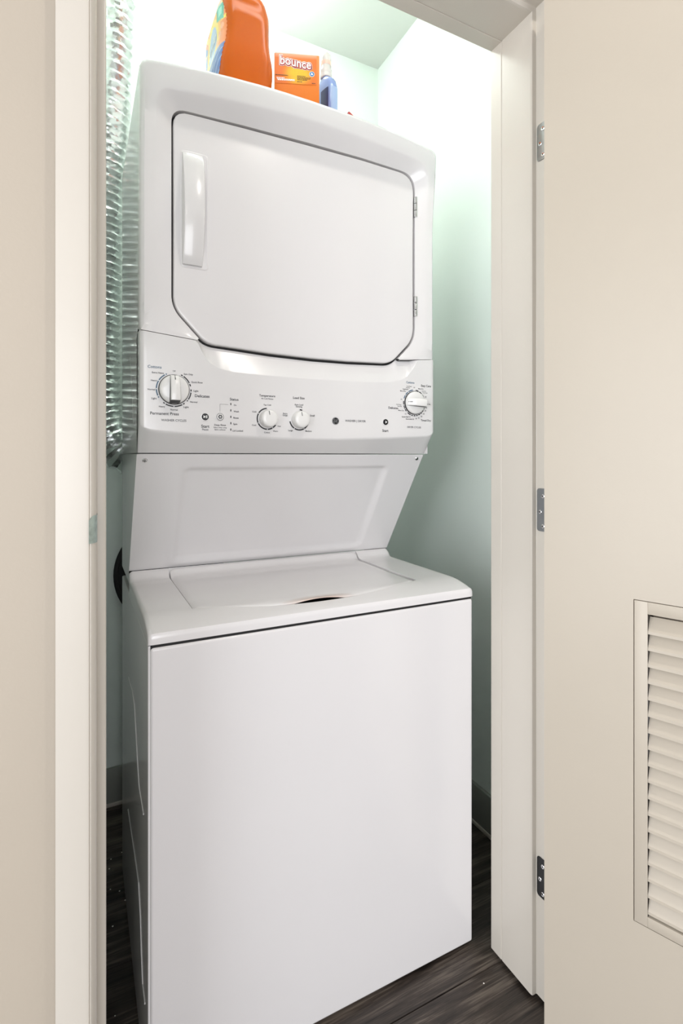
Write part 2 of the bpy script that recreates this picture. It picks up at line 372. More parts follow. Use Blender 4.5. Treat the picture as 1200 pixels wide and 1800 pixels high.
# --- washer cabinet and front panel
c = MB(); c.bbox(0, W, .005, YB, .008, .7745, .003, 2)
cab = c.build('washer_cabinet', M['enamel'], unit, wn=True)
def side_rib(pix, r, parent, name='side_rib'):
    pts = []
    for (x, y) in pix: p = U(x, y, 0, 0.0); pts.append((0.0008, clamp(p.y, .02, YB-.01), p.z))
    MB().tube(pts, r, 6).build(name, M['enamel'], parent)
side_rib([(226, 1191), (233, 1215), (236.5, 1239), (239, 1283), (242, 1340), (245, 1386), (249, 1410), (252.5, 1431)], .0022, cab)
side_rib([(225.5, 1423), (231, 1461), (237, 1501), (244, 1552), (247, 1610), (249, 1680), (251, 1730), (255, 1764)], .0024, cab)
MB().bbox(.0035, W-.002, 0, .022, .010, .7715, .0055, 4).build('front_panel', M['enamel'], unit, wn=True)
MB().box(.004, W-.004, .0032, .0049, .765, .7775).build('seam_shade', M['gap'], unit, 0)  # black strip standing for the shade in the seam under the top

# --- washer top deck with a well for the lid
def zdeck(y):
    return interp([(0, .7935), (.003, .7955), (.052, .8065), (.060, .8075), (.335, .8085), (.345, .810), (.352, .815), (.358, .8225), (.366, .8265)], y)
def edge_drop(x):
    d = min(x, W-x); return 0 if d > .010 else .007*(1-math.sqrt(max(0, 1-((.010-d)/.010)**2)))
LX0, LX1, LYB = .0845, .5815, .362
def yf(x): return .032 + .043*min(1.15, (abs(x-.333)/.249))**2.2
xs = sorted(set([0, .0008, .002, .004, .007, .010, .02, .05, LX0, LX0+.0008, LX1-.0008, LX1, .62, .66, W-.010, W-.007, W-.004, W-.002, W-.0008, W]+[LX0+(LX1-LX0)*i/40 for i in range(1, 40)]))
rows = []
def deck_row(fn): rows.append([fn(x) for x in xs])
inl = lambda x: LX0+.0004 < x < LX1-.0004
zl = [(.0, .7765), (.0, .786), (.0005, .7905), (.0025, .7945)]
deck_row(lambda x: (x, .004, .7755))
for y0, z0 in zl: deck_row(lambda x, y0=y0, z0=z0: (x, y0+edge_drop(x)*.6, z0-edge_drop(x)*(z0-.7765)/.02))
for t in (.2, .5, .8, 1): deck_row(lambda x, t=t: (x, lerp(.0025, yf(x), t), zdeck(lerp(.0025, yf(x), t))-edge_drop(x)))
deck_row(lambda x: (x, yf(x)+.0015, (zdeck(yf(x))-.005 if inl(x) else zdeck(yf(x))-edge_drop(x))))
deck_row(lambda x: (x, yf(x)+.002, (.782 if inl(x) else zdeck(yf(x))-edge_drop(x))))
for t in (.25, .5, .75, .9, .94, .96, .98, 1): deck_row(lambda x, t=t: (x, lerp(yf(x)+.002, LYB, t), (.782 if inl(x) else zdeck(lerp(yf(x)+.002, LYB, t))-edge_drop(x))))
deck_row(lambda x: (x, .3665, .8265-edge_drop(x))); deck_row(lambda x: (x, .3665, .8)); 
dk = MB(); dk.grid(rows)
for sx in (0, -1):           # side skirts
    dk.grid([[r[sx] for r in rows], [(r[sx][0], r[sx][1], .7755) for r in rows]])
dk.build('washer_top', M['enamel'], unit, 40)
# dark sheet standing for the shade in the hollow below the lid edge
MB().box(LX0+.001, LX1-.001, .037, .36, .7822, .7838).build('lid_slot_shade', M['gap'], unit, 0)
# lid
def bumpf(x): t = (x-.325)/.095; return (1-t*t)**1.5 if abs(t) < 1 else 0
lx = [LX0+.0035+(LX1-LX0-.006)*i/60 for i in range(61)]
def lrow(y_in, dz, drop=0):
    r = []
    for x in lx:
        y = yf(x)+y_in if y_in < .1 else y_in
        dd = min(x-lx[0], lx[-1]-x); cr = .004*(1-math.sqrt(max(0, 1-((.006-dd)/.006)**2))) if dd < .006 else 0
        k = clamp(1-(y-yf(x))/.03)
        r.append((x, y, zdeck(y)+.0012*sm(min(dd/.05, (y-yf(x))/.05)) - cr + dz*(1-.75*bumpf(x)) + bumpf(x)*.0085*k*k))
    return r
lid = MB(); lrows = [lrow(.0045, -.010), lrow(.0025, -.0085), lrow(.0022, -.004), lrow(.003, -.0015), lrow(.006, 0), lrow(.012, 0), lrow(.02, 0), lrow(.03, 0), lrow(.05, 0)]
lrows += [lrow(y, 0) for y in (.12, .2, .28, .32, .333, .338, .343, .347, .352, .3555, .3585, .3605)] + [lrow(.3605, -.006)]
lid.grid(lrows)
for k in (0, -1): lid.grid([[r[k] for r in lrows], [(r[k][0], r[k][1], r[k][2]-.012) for r in lrows]])
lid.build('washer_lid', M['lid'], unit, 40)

# --- slanted support panel between washer and dryer
MP0 = Vector((0, .368, .8275)); MP1 = Vector((0, .190, 1.0925)); ML = (MP1-MP0).length; MU = (MP1-MP0)/ML; MN = Vector((0, -MU.z, MU.y))   # MN points out to the front
def mpl(x, y):
    r = ray(x, y); t = (MP0-CAM).dot(MN)/r.dot(MN); p = CAM+r*t; return p.x, (p-MP0).dot(MU)
qc = [mpl(*q) for q in ((300, 990), (318, 820), (691, 818), (628, 963))]
qx0b, qx0t, qx1t, qx1b = qc[0][0], qc[1][0], qc[2][0], qc[3][0]
qx0 = (qx0b+qx0t)/2; qx1 = (qx1b+qx1t)/2; qv0 = (qc[0][1]+qc[3][1])/2; qv1 = (qc[1][1]+qc[2][1])/2
def rsd(x, v):   # signed distance inside a rounded rectangle
    cxm, cvm = (qx0+qx1)/2, (qv0+qv1)/2; hx_, hv = (qx1-qx0)/2, (qv1-qv0)/2; r = .02
    dx, dv = abs(x-cxm)-hx_+r, abs(v-cvm)-hv+r
    return -(math.hypot(max(dx, 0), max(dv, 0))+min(max(dx, dv), 0)-r)
mp = MB(); rows = []
nv, nx = 70, 130
for i in range(nv+1):
    v = ML*i/nv; row = []
    for j in range(nx+1):
        x = W*j/nx; dep = .0065*sm(rsd(x, v)/.016)
        p = MP0+MU*v-MN*dep; row.append((x, p.y, p.z))
    rows.append(row)
mp.grid(rows)
for x in (0, W): mp.add([(x, MP0.y, MP0.z), (x, MP1.y, MP1.z), (x, YB, MP1.z), (x, YB, .80), (x, .3665, .80)], [(0, 1, 2, 3, 4)])
mp.add([(0, YB, .8), (W, YB, .8), (W, YB, MP1.z), (0, YB, MP1.z)], [(0, 1, 2, 3)])
mpo = mp.build('support_panel', M['enamel'], unit, 40)
for px in ((254.5, 809), (732, 806)):
    x, v = mpl(*px); p = MP0+MU*v; p.x = x
    q = MN.to_track_quat('Z', 'Y').to_matrix()
    t = MB().lathe((0, 0, 0), [(.0052, -.001), (.0052, .001), (.0042, .0024), (.001, .0028)], 'z', 18, 0).box(-.003, .003, -.0006, .0006, .0022, .0031, 1).box(-.0006, .0006, -.003, .003, .0022, .0031, 1)
    mb = MB(); mb.v = [tuple(p+q@Vector(v_)) for v_ in t.v]; mb.f = t.f; mb.m = t.m
    mb.build('screw', [M['chrome'], M['black']], mpo)

# --- dryer
def round_poly(pts, seg=10):    # pts (x,z,r)
    out = []; n = len(pts)
    for i in range(n):
        a, b, c2 = Vector(pts[i-1][:2]), Vector(pts[i][:2]), Vector(pts[(i+1) % n][:2]); r = pts[i][2]
        u, w = (a-b).normalized(), (c2-b).normalized(); ang = u.angle(w)
        if r <= 0 or ang > PI-.03: out.append(tuple(b)); continue
        d_ = r/math.tan(ang/2); d_ = min(d_, .48*(a-b).length, .48*(c2-b).length); p0, p1 = b+u*d_, b+w*d_
        for k in range(seg+1):
            t = k/seg; out.append(tuple(p0*(1-t)**2+b*2*t*(1-t)+p1*t*t))
    return out
DOOR = round_poly([(.0588, 1.765, .030), (.20, 1.7705, 0), (.34, 1.774, 0), (.48, 1.775, 0), (.6277, 1.771, .042), (.6277, 1.370, .07), (.563, 1.3055, .055), (.45, 1.3005, 0), (.36, 1.2995, 0), (.26, 1.302, 0), (.122, 1.3105, .05), (.0588, 1.376, .06)])
DC = Vector((.343, 1.54))
def hit(poly, th):
    d_ = Vector((math.cos(th), math.sin(th))); best = None; n = len(poly)
    for i in range(n):
        a = Vector(poly[i])-DC; b = Vector(poly[(i+1) % n])-DC; e_ = b-a
        den = d_.x*e_.y-d_.y*e_.x
        if abs(den) < 1e-12: continue
        t = (a.x*e_.y-a.y*e_.x)/den; s_ = (a.x*d_.y-a.y*d_.x)/den
        if t > 0 and -1e-9 <= s_ <= 1+1e-9 and (best is None or t > best): best = t
    return DC+d_*best
def zcrown(x): t = (x-W/2)/(W/2); return 1.860-.026*abs(t)**2.1
ZS = 1.3275
OUT = round_poly([(0, ZS, 0)]+[(0, zcrown(0), .016)]+[(W*i/12, zcrown(W*i/12), 0) for i in range(1, 12)]+[(W, zcrown(W), .016), (W, ZS, 0), (.582, 1.3185, 0), (.106, 1.3175, 0)])
thR = math.atan2(1.3195-DC.y, .580-DC.x); thL = math.atan2(1.3185-DC.y, .108-DC.x)+2*PI
NT = 260; ths = [lerp(thR, thL, i/NT) for i in range(NT+1)]
inner, outer = [hit(DOOR, t) for t in ths], [hit(OUT, t) for t in ths]
fr = MB()
def rolls(i):
    a, b = inner[i], outer[i]; L_ = (b-a).length; dr_ = (b-a)/L_ if L_ > 1e-6 else Vector((0, 0)); s_ = math.sin(ths[i])
    top = sm((s_-.25)/.5); dep = .0045; pr = .0155*top; bw = lerp(.032, .036, top)
    onseam = s_ < 0 and b.y < ZS+.002 and .0005 < b.x < W-.0005
    bw = min(bw, L_*.68)
    pts = [(a, YF+dep+.02), (a, YF+dep), ]
    for t in (.25, .5, .75, .92, 1.0, 1.08, 1.2):
        k = 1-t if t < .9 else interp([(.92, .10), (1., .04), (1.08, .01), (1.2, 0)], t)
        pts.append((a+dr_*bw*t, YF+dep*k-pr*(1-k)))
    rim = 0 if onseam else .016
    for q, yy in ((1.0, 0), (.6, .0006), (.3, .003), (.12, .0065), (0, .014)):
        pts.append((b-dr_*min(rim*q, L_*.15), YF-pr+(yy if not onseam else yy*.2)))
    pts.append((b, YF+.03 if not onseam else YF+.012))
    return [(p.x, y_, p.y) for p, y_ in pts]
cols = [rolls(i) for i in range(NT+1)]
fr.grid(cols)
# sides, top and back
edge = [(cl[-1][0], cl[-1][2]) for cl in cols if not (.0005 < cl[-1][0] < W-.0005 and cl[-1][2] < ZS+.002)]
edge = [(W, 1.0945)]+edge+[(0, 1.0945)]
fr.grid([[(x, YF+.03, z) for x, z in edge], [(x, YB, z) for x, z in edge]])
fr.add([(x, YB, z) for x, z in edge], [tuple(range(len(edge)))])
fr.add([(0, YF+.045, 1.0945), (W, YF+.045, 1.0945), (W, YB, 1.0945), (0, YB, 1.0945)], [(0, 1, 2, 3)])
dcab = fr.build('dryer_cabinet', M['enamel'], unit, 42)
side_rib([(215.5, 652), (222, 640), (228.5, 627.5), (230, 650), (232, 690), (234, 742)], .0012, dcab)
# dark backing plate that stands for the shade in the door gap
full = [hit(DOOR, 2*PI*i/240) for i in range(240)]
gk = MB(); gp = [DC+(p-DC).normalized()*((p-DC).length+.004) for p in full]
gk.add([(p.x, YF+.020, p.y) for p in gp]+[(p.x, YF+.032, p.y) for p in gp], [tuple(range(240)), tuple(range(240, 480))]+[(i, (i+1) % 240, 240+(i+1) % 240, 240+i) for i in range(240)])
gk.build('door_gap_shade', M['gap'], unit, 0)
# door
YD = YF+.0052
dm = MB(); lo = []
for ins, yy in ((.0042, YD+.014), (.0042, YD+.004), (.0048, YD+.0018), (.0060, YD+.0005), (.008, YD), (.014, YD), (.02, YD)):
    lo.append([(q.x, yy, q.y) for q in [DC+(p-DC).normalized()*((p-DC).length-ins) for p in full]])
dm.grid(lo, 0, True); dm.add(lo[-1], [tuple(range(240))]); dm.add(lo[0], [tuple(range(240))])
ddoor = dm.build('dryer_door', M['enamel'], unit, 50, wn=True)
# bowed pull handle
hx0, hx1 = U(319.5, 365, 1, YD).x, U(359, 365, 1, YD-.012).x
hz1, hz0 = U(320, 266, 1, YD-.004).z, U(320, 463, 1, YD-.004).z
hm = MB(); rows = []
for i in range(25):
    t = i/24; z = lerp(hz0, hz1, t); bow = math.sin(PI*t)**.75 if 0 < t < 1 else 0
    yo = YD-.005-.0215*bow; wdt = hx1-hx0-.002*(1-t); r = .0035
    x0 = hx0; x1 = hx0+wdt
    row = [(x0, YD+.002, z), (x0+.0005, yo+r, z), (x0+.001, yo+r*.3, z), (x0+r, yo, z), ((x0+x1)/2, yo-.0008, z), (x1-r, yo, z), (x1-.0008, yo+r*.3, z), (x1, yo+r, z), (x1, min(YD+.002, yo+.012), z), (x0+.006, min(YD+.002, yo+.012), z)]
    rows.append(row)
hm.grid(rows, 0, True); hm.add(rows[0], [tuple(range(10))]); hm.add(rows[-1], [tuple(range(10))])
hm.build('door_handle', M['plastic'], ddoor, 40)
# shallow finger pocket beside the handle
pk = MB(); pr = []
for k, (sc, yy) in enumerate(((1., 0), (.985, -.0010), (.965, -.0012), (.94, -.0003))):
    cxp, czp = (hx0+hx1)/2+.004, (hz0+hz1)/2; hw, hh = (hx1-hx0)/2+.007-(1-sc)*.08, (hz1-hz0)/2+.006-(1-sc)*.08
    pr.append([(p[0], YD+yy, p[1]) for p in round_poly([(cxp-hw, czp-hh, .008), (cxp+hw, czp-hh, .008), (cxp+hw, czp+hh, .008), (cxp-hw, czp+hh, .008)], 5)])
pk.grid(pr, 0, True).build('handle_surround', M['enamel'], ddoor, 60)
for py in ((347, 383), (521, 557)):
    z1, z0 = U(731, py[0], 1, YD).z, U(731, py[1], 1, YD).z; hb = MB(); hh = (z1-z0)
    for k in range(3): hb.lathe((.6292, YD-.001, z0+hh*k/3), [(.003, 0), (.0045, .0006), (.0045, hh/3-.0012), (.003, hh/3-.0006)], 'z', 16)
    hb.bbox(.6265, .634, YD+.0015, YD+.004, z0+.001, z1-.001, .0006, 1)
    hb.build('door_hinge', M['chrome'], ddoor)

# --- control panel
def ztop(x):
    if x <= .106: return lerp(ZS, 1.3175, x/.106)-.0012
    if x >= .582: return lerp(1.3185, ZS, (x-.582)/(W-.582))-.0012
    th = math.atan2(-1, (x-DC.x)/.24)
    # lower door outline at this x
    best = 9
    n = len(DOOR)
    for i in range(n):
        a, b = DOOR[i], DOOR[(i+1) % n]
        if min(a[0], b[0]) <= x <= max(a[0], b[0]) and abs(a[0]-b[0]) > 1e-9:
            z = lerp(a[1], b[1], (x-a[0])/(b[0]-a[0])); best = min(best, z)
    return best-.0012
def zscoop(x):
    return interp([(.095, 1.330), (.106, 1.3165), (.118, 1.292), (.132, 1.274), (.150, 1.2645), (.175, 1.2595), (.21, 1.2575), (.34, 1.2565), (.48, 1.2580), (.55, 1.262), (.58, 1.268), (.60, 1.278), (.615, 1.293), (.628, 1.313), (.637, 1.330)], x)
def zbot(x):
    b = interp([(0, 1.136), (.025, 1.1335), (.08, 1.130), (.17, 1.1265), (.30, 1.1235), (.42, 1.124), (.55, 1.1285), (.64, 1.1335), (W, 1.1365)], x)
    for d_ in (x, W-x):
        if d_ < .022: b += .020*(1-math.sqrt(max(0, 1-((.022-d_)/.022)**2)))
    return b
def yedge(x):
    d_ = min(x, W-x); return .009*(1-math.sqrt(max(0, 1-((.010-d_)/.010)**2))) if d_ < .010 else 0
px_ = sorted(set([0, .0006, .0015, .003, .005, .0075, .010, .014, .018, .022, W, W-.0006, W-.0015, W-.003, W-.005, W-.0075, W-.010, W-.014, W-.018, W-.022]+[.03+(W-.06)*i/110 for i in range(111)]))
def prow(kind, t):
    r = []
    for x in px_:
        zt_, zs_, zb_ = ztop(x), min(zscoop(x), ztop(x)-.0006), zbot(x)
        ye = yedge(x)
        if kind == 'back': r.append((x, YF+.03, zt_))
        elif kind == 'roll0': r.append((x, YF+ye+.017*clamp((zt_-zs_)/.02)*1., zt_))
        elif kind == 'scoop': r.append((x, YF+ye+.017*clamp((zt_-zs_)/.02)*(1-t), lerp(zt_, zs_, t)))
        elif kind == 'face': r.append((x, YF+ye, lerp(zs_, zb_+.006, t)))
        elif kind == 'lip':
            y_, z_ = t; r.append((x, YF+max(y_, ye) if y_ < .02 else YF+y_, zb_+z_ if z_ is not None else 1.0945))
    return r
cp = MB()
cp.grid([prow('back', 0)]+[prow('scoop', t) for t in (0, .25, .5, .75, .97)]+[prow('scoop', 1)]+[prow('face', t) for t in (.01, .1, .3, .5, .7, .9, 1)]+[prow('lip', q) for q in ((.0004, .0035), (.0018, .0012), (.0045, -.0012))]+
        [[(x, YF+.0455, 1.0945) for x in px_], [(x, YF+.06, 1.0945) for x in px_]])
for x in (0, W):
    zt_, zb_ = ztop(x), zbot(x)
    cp.add([(x, YF+.0095, zt_), (x, YF+.0095, zb_+.005), (x, YF+.0455, 1.0945), (x, YF+.0455, zt_)], [(0, 1, 2, 3)])
ctrl = cp.build('control_panel', M['plastic'], unit, 24)
def pp(x, y): p = U(x, y, 1, YF); return p.x, p.z
def on_panel(x0, z0, off=.0004): return lambda u, v: (x0+u, YF-off, z0+v)
def px_w(x, y, w): return pp(x+w/2, y)[0]-pp(x-w/2, y)[0]
LET = {
 'washer_cycle_lettering': [('Cottons', 271.7, 644.7, 24, 1), ('Off', 306, 652.3, 5, 2), ('Extra Heavy', 277.6, 655.6, 21, 0), ('Heavy', 270.4, 669, 10.5, 0), ('Normal', 266, 684.4, 13, 0), ('Light', 270.7, 700.7, 9, 0), ('Heavy', 284.4, 715, 10.5, 0), ('Normal', 305.7, 720.2, 13, 0), ('Light', 327, 716, 9, 0), ('Spin Only', 331, 658.4, 16, 0), ('Quick Rinse', 346, 672.4, 20, 0), ('Light', 344.3, 687.7, 8.5, 0), ('Normal', 340.3, 706.7, 12.5, 0), ('Delicates', 355.3, 696.3, 25.5, 0), ('Permanent Press', 289.3, 726.9, 50, 0), ('WASHER CYCLES', 305.6, 738.9, 44, 2)],
 'status_lettering': [('Start', 360.7, 749.3, 14, 0), ('Pause', 360.7, 754.9, 10.5, 2), ('Deep Rinse', 386.7, 747.6, 20, 0), ('Select when using', 386.7, 751.8, 23, 2), ('fabric softener', 386.7, 755.2, 20, 2), ('Status', 411.3, 702, 15, 0), ('On', 413, 712.2, 4.5, 0), ('Wash', 415, 723.4, 9, 0), ('Rinse', 414.7, 734.6, 9, 0), ('Spin', 413.3, 745.9, 7, 0), ('Lid Locked', 417.8, 757.2, 18, 0)],
 'temperature_lettering': [('Temperature', 469.5, 696.3, 28, 0), ('All Cold Rinses', 469.5, 700.9, 21, 2), ('Tap Cold', 469.5, 712.2, 13, 0), ('Cold', 446.7, 723.7, 7, 0), ('Cool', 446.3, 747.2, 7, 0), ('Colors', 469, 760.2, 10, 0), ('Warm', 483.8, 757.9, 8.5, 0), ('Hot', 490.5, 749.2, 5.5, 0)],
 'load_size_lettering': [('Load Size', 525, 699.5, 20, 0), ('Auto Load', 525, 711.4, 15, 0), ('Sensing', 525.3, 715.2, 11, 0), ('Small', 548.7, 730.5, 8, 0), ('Extra', 501, 727, 7.5, 0), ('Large', 501, 730.4, 8, 0), ('Large', 510.3, 757, 8, 0), ('Medium', 542, 757.8, 11, 0)],
 'brand_lettering': [('WASHER | DRYER', 624.5, 740.6, 36, 2), ('Start', 677, 757, 10.5, 0)],
 'dryer_cycle_lettering': [('DRYER CYCLES', 727.5, 751, 24, 2), ('Cottons', 720.8, 672.3, 14, 1), ('Easy Care', 748.3, 679, 17, 0), ('Delicates', 691, 717, 17, 0), ('Timed Dry', 748, 739.6, 17.5, 0), ('Cool Down', 718.6, 679, 9, 0), ('Less Dry', 716.7, 681.8, 7, 0), ('Optimum', 712.3, 684.4, 10, 0), ('More Dry', 708, 687.7, 10, 0), ('Off', 727.7, 681.3, 2.6, 0), ('More Dry', 739.3, 683.8, 9, 0), ('Less Dry', 744.6, 687.9, 7, 0), ('Cool Down', 746.8, 690.7, 8.5, 0), ('Off', 747.8, 697.8, 2.6, 0), ('Off', 705.0, 701.8, 2.6, 0), ('Cool Down', 700.6, 711, 9, 0), ('Less Dry', 702.1, 714.2, 7.5, 0), ('More Dry', 704.8, 721.8, 10, 0), ('Off', 712.3, 727.7, 2.6, 0), ('Quick Fluff 10', 713.3, 733, 15, 0), ('Dewrinkle 20', 720, 736.7, 14, 0), ('30', 731, 736, 2.2, 0), ('40', 735.4, 734.8, 2.4, 0), ('50', 740.4, 732.2, 2.4, 0), ('60', 744.4, 727.5, 2.4, 0), ('70', 747.2, 722.2, 2.4, 0), ('80', 749, 716.7, 2.4, 0), ('90 Min.', 753.3, 710.8, 7, 0)]}
for nm, items in LET.items():
    for t, x, y, w, mi in items:
        mb = MB(); X, Z = pp(x, y); add_text(mb, t, on_panel(X, Z), px_w(x, y, w), 0, offset=.014)
        mb.build(nm, (M['ink'], M['ink_blue'], M['ink_soft'])[mi], ctrl, 0)
def arc_strip(mb, c_, r0, r1, a0, a1, off=.0005, mi=0):      # degrees clockwise from the top
    n = max(2, int(abs(a1-a0)/6)); vs = []
    for i in range(n+1):
        a = math.radians(lerp(a0, a1, i/n))
        for r in (r0, r1): vs.append((c_[0]+r*math.sin(a), YF-off, c_[1]+r*math.cos(a)))
    mb.add(vs, [(2*i, 2*i+1, 2*i+3, 2*i+2) for i in range(n)], mi)
def dots(mb, c_, r, angs, mi, rd=.0011):
    for a in angs:
        a = math.radians(a); x, z = c_[0]+r*math.sin(a), c_[1]+r*math.cos(a)
        mb.add([(x+rd*math.cos(k*PI/4), YF-.0008, z+rd*math.sin(k*PI/4)) for k in range(8)], [tuple(range(8))], mi)
def cycle_knob(c_, R_, pointer, name):
    kb = MB(); y = YF
    kb.lathe((c_[0], y, c_[1]), [(R_+.0012, 0), (R_+.0012, -.003), (R_, -.003)], 'y', 48, 1)
    kb.lathe((c_[0], y, c_[1]), [(R_, -.003), (R_*.995, -.006), (R_*.96, -.0085), (R_*.88, -.0098), (R_*.5, -.0108), (.001, -.011)], 'y', 48, 0)
    # raised grip bar, higher than the disc and cut square at its tail
    a = math.radians(pointer); ud = Vector((math.sin(a), 0, math.cos(a))); vd = Vector((math.cos(a), 0, -math.sin(a)))
    rows = []
    for t, w_, h in ((-.99, .0092, .0085), (-.80, .0092, .0225), (-.77, .0092, .0238), (-.6, .0092, .0242), (0, .0090, .0235), (.5, .0087, .0195), (.85, .0084, .0145), (.97, .0080, .010)):
        b = Vector((c_[0], y, c_[1]))+ud*(R_*t)
        rows.append([tuple(b+vd*u+Vector((0, -q, 0))) for u, q in ((-w_*1.06, .006), (-w_, h-.0022), (-w_+.0007, h-.0007), (-w_+.0022, h), (w_-.0022, h), (w_-.0007, h-.0007), (w_, h-.0022), (w_*1.06, .006))])
    kb.grid([r[1:7] for r in rows[1:]], 0); kb.grid([r[:2] for r in rows[1:]], 2); kb.grid([r[6:] for r in rows[1:]], 2)
    kb.grid(rows[:2], 2); kb.add(rows[-1], [tuple(range(8))], 0)
    for u0 in (-.0085, .0085): pass
    b = Vector((c_[0], y, c_[1]))
    kb.add([tuple(b+ud*(R_*t)+vd*u+Vector((0, -q, 0))) for t, u, q in ((.62, -.0007, .0190), (.62, .0007, .0190), (.93, .0007, .0127), (.93, -.0007, .0127))], [(0, 1, 2, 3)], 1)
    return kb.build(name, [M['knob'], M['black'], M['knobside']], ctrl, 40)
C1 = pp(305.6, 685); C2 = pp(727.8, 708.3); R1 = .0335; R2 = .0322
rg = MB()
arc_strip(rg, C1, R1-.0022, R1, -121, -24, mi=1); arc_strip(rg, C1, R1-.0022, R1, 24, 75); arc_strip(rg, C1, R1-.0022, R1, 86, 131); arc_strip(rg, C1, R1-.0022, R1, 142, 218)
dots(rg, C1, R1-.0011, (-121+6, -90, -60, -30, 32, 65, 95, 125, 150, 180, 210), 2)
rg.build('washer_dial_ring', [M['ink'], M['ink_blue'], M['white_ink']], ctrl, 0)
cycle_knob(C1, .0278, 0, 'washer_cycle_knob')
rg = MB()
arc_strip(rg, C2, R2-.0024, R2, -72, -8, mi=1); arc_strip(rg, C2, R2-.0024, R2, 8, 64); arc_strip(rg, C2, R2-.0024, R2, 84, 218); arc_strip(rg, C2, R2-.0024, R2, 228, 276)
dots(rg, C2, R2-.0012, (-55, -35, 25, 45, 95, 108, 121, 134, 147, 160, 173, 186, 199, 240, 258, 0, 74, -80), 2, .0012)
rg.build('dryer_dial_ring', [M['ink'], M['ink_blue'], M['white_ink']], ctrl, 0)
cycle_knob(C2, .0272, -88, 'dryer_cycle_knob')
for nm, (x, y), arcs, dt in (('temperature', (469.6, 736.3), ((120, 360),), (180, 148, 122, 245, 300, 358)), ('load_size', (525.8, 738), ((68, 262), (-2, 18)), (98, 150, 212, 262, 0))):
    c_ = pp(x, y); mb = MB()
    for a in arcs: arc_strip(mb, c_, .0205, .0232, *a)
    dots(mb, c_, .0219, dt, 1, .0010); mb.build(nm+'_dial_ring', [M['ink'], M['white_ink']], ctrl, 0)
    k = MB(); k.lathe((c_[0], YF, c_[1]), [(.0172, 0), (.0172, -.004), (.0165, -.0045)], 'y', 36, 1)
    k.lathe((c_[0], YF, c_[1]), [(.0182, -.0015), (.0180, -.006), (.0174, -.017), (.0168, -.0195), (.0155, -.0208), (.010, -.0216), (.0005, -.0219)], 'y', 40, 0)
    k.add([(c_[0]-.0016-.0008, YF-.0223, c_[1]+.007), (c_[0]-.0016+.0004, YF-.0223, c_[1]+.007), (c_[0]-.003+.0004, YF-.0217, c_[1]+.0152), (c_[0]-.003-.0008, YF-.0217, c_[1]+.0152)], [(0, 1, 2, 3)], 1)
    k.build(nm+'_knob', [M['knob'], M['gap']], ctrl, 40)
def pbutton(px, r, face, marks, name):
    c_ = pp(*px); b = MB(); b.lathe((c_[0], YF, c_[1]), [(r+.0022, 0), (r+.0020, -.0012), (r+.0004, -.0014), (r, -.0006)], 'y', 28, 0)
    b.lathe((c_[0], YF, c_[1]), [(r, -.0002), (r, -.0022), (r*.9, -.0028), (.0003, -.0030)], 'y', 28, 1)
    for poly in marks: b.add([(c_[0]+u*r, YF-.0034, c_[1]+v*r) for u, v in poly], [tuple(range(len(poly)))], 2)
    b.build(name, [M['plastic'], face, M['white_ink'] if face is M['black'] else M['ink']], ctrl, 40)
pbutton((360.3, 732.8), .0066, M['black'], [[(-.55, .45), (-.55, -.45), (.05, 0)], [(.12, .45), (.12, -.45), (.3, -.45), (.3, .45)], [(.42, .45), (.42, -.45), (.58, -.45), (.58, .45)]], 'washer_start_button')
pbutton((677, 742), .0066, M['black'], [[(-.25, .5), (-.25, -.5), (.5, 0)]], 'dryer_start_button')
petal = []
for k in range(6):
    a = k*PI/3; petal.append([(.45*math.cos(a)+.22*math.cos(t*PI/4), .45*math.sin(a)+.22*math.sin(t*PI/4)) for t in range(8)])
pbutton((386.4, 732.8), .0066, M['plastic'], petal, 'deep_rinse_button')
sl_ = MB()
c_ = pp(386.4, 732.8); arc_strip(sl_, c_, .0068, .0074, 0, 360, .0018)
for y in (710.3, 721.5, 732.8, 744, 755.2):
    X, Z = pp(405.5, y); sl_.add([(X-.0009, YF-.0005, Z-.0022), (X+.0009, YF-.0005, Z-.0022), (X+.0009, YF-.0005, Z+.0022), (X-.0009, YF-.0005, Z+.0022)], [(0, 1, 2, 3)])
a, b = pp(386.4, 724), pp(401, 711.2)
for x0, x1, z0, z1 in ((a[0]-.0002, a[0]+.0002, a[1], b[1]), (a[0], b[0], b[1]-.0002, b[1]+.0002)):
    sl_.add([(x0, YF-.0005, z0), (x1, YF-.0005, z0), (x1, YF-.0005, z1), (x0, YF-.0005, z1)], [(0, 1, 2, 3)])
sl_.build('status_light_print', M['ink'], ctrl, 0)
# round monogram badge
c_ = pp(589.5, 740); bd = MB(); r = .0084
bd.lathe((c_[0], YF, c_[1]), [(r, 0), (r, -.0008), (r*.95, -.0012)], 'y', 40, 0)
arc_strip(bd, c_, r*.86, r*.96, 0, 360, .0015, 1)
for k in range(4):
    a0 = 45+k*90
    for q in (-20, 20): arc_strip(bd, (c_[0]+r*.62*math.sin(math.radians(a0)), c_[1]+r*.62*math.cos(math.radians(a0))), r*.14, r*.24, a0+180+q-100, a0+180+q+100, .0016, 1)
gfn = on_panel(c_[0], c_[1], .0018)
add_text(bd, 'GE', gfn, r*1.15, 1, offset=-.005, shear=.3)
bd.build('round_badge', [M['black'], M['silver_ink']], ctrl, 0)

# ------------------------------------------------------------------ things on the dryer
def zt_at(x): return zcrown(clamp(x, 0, W))
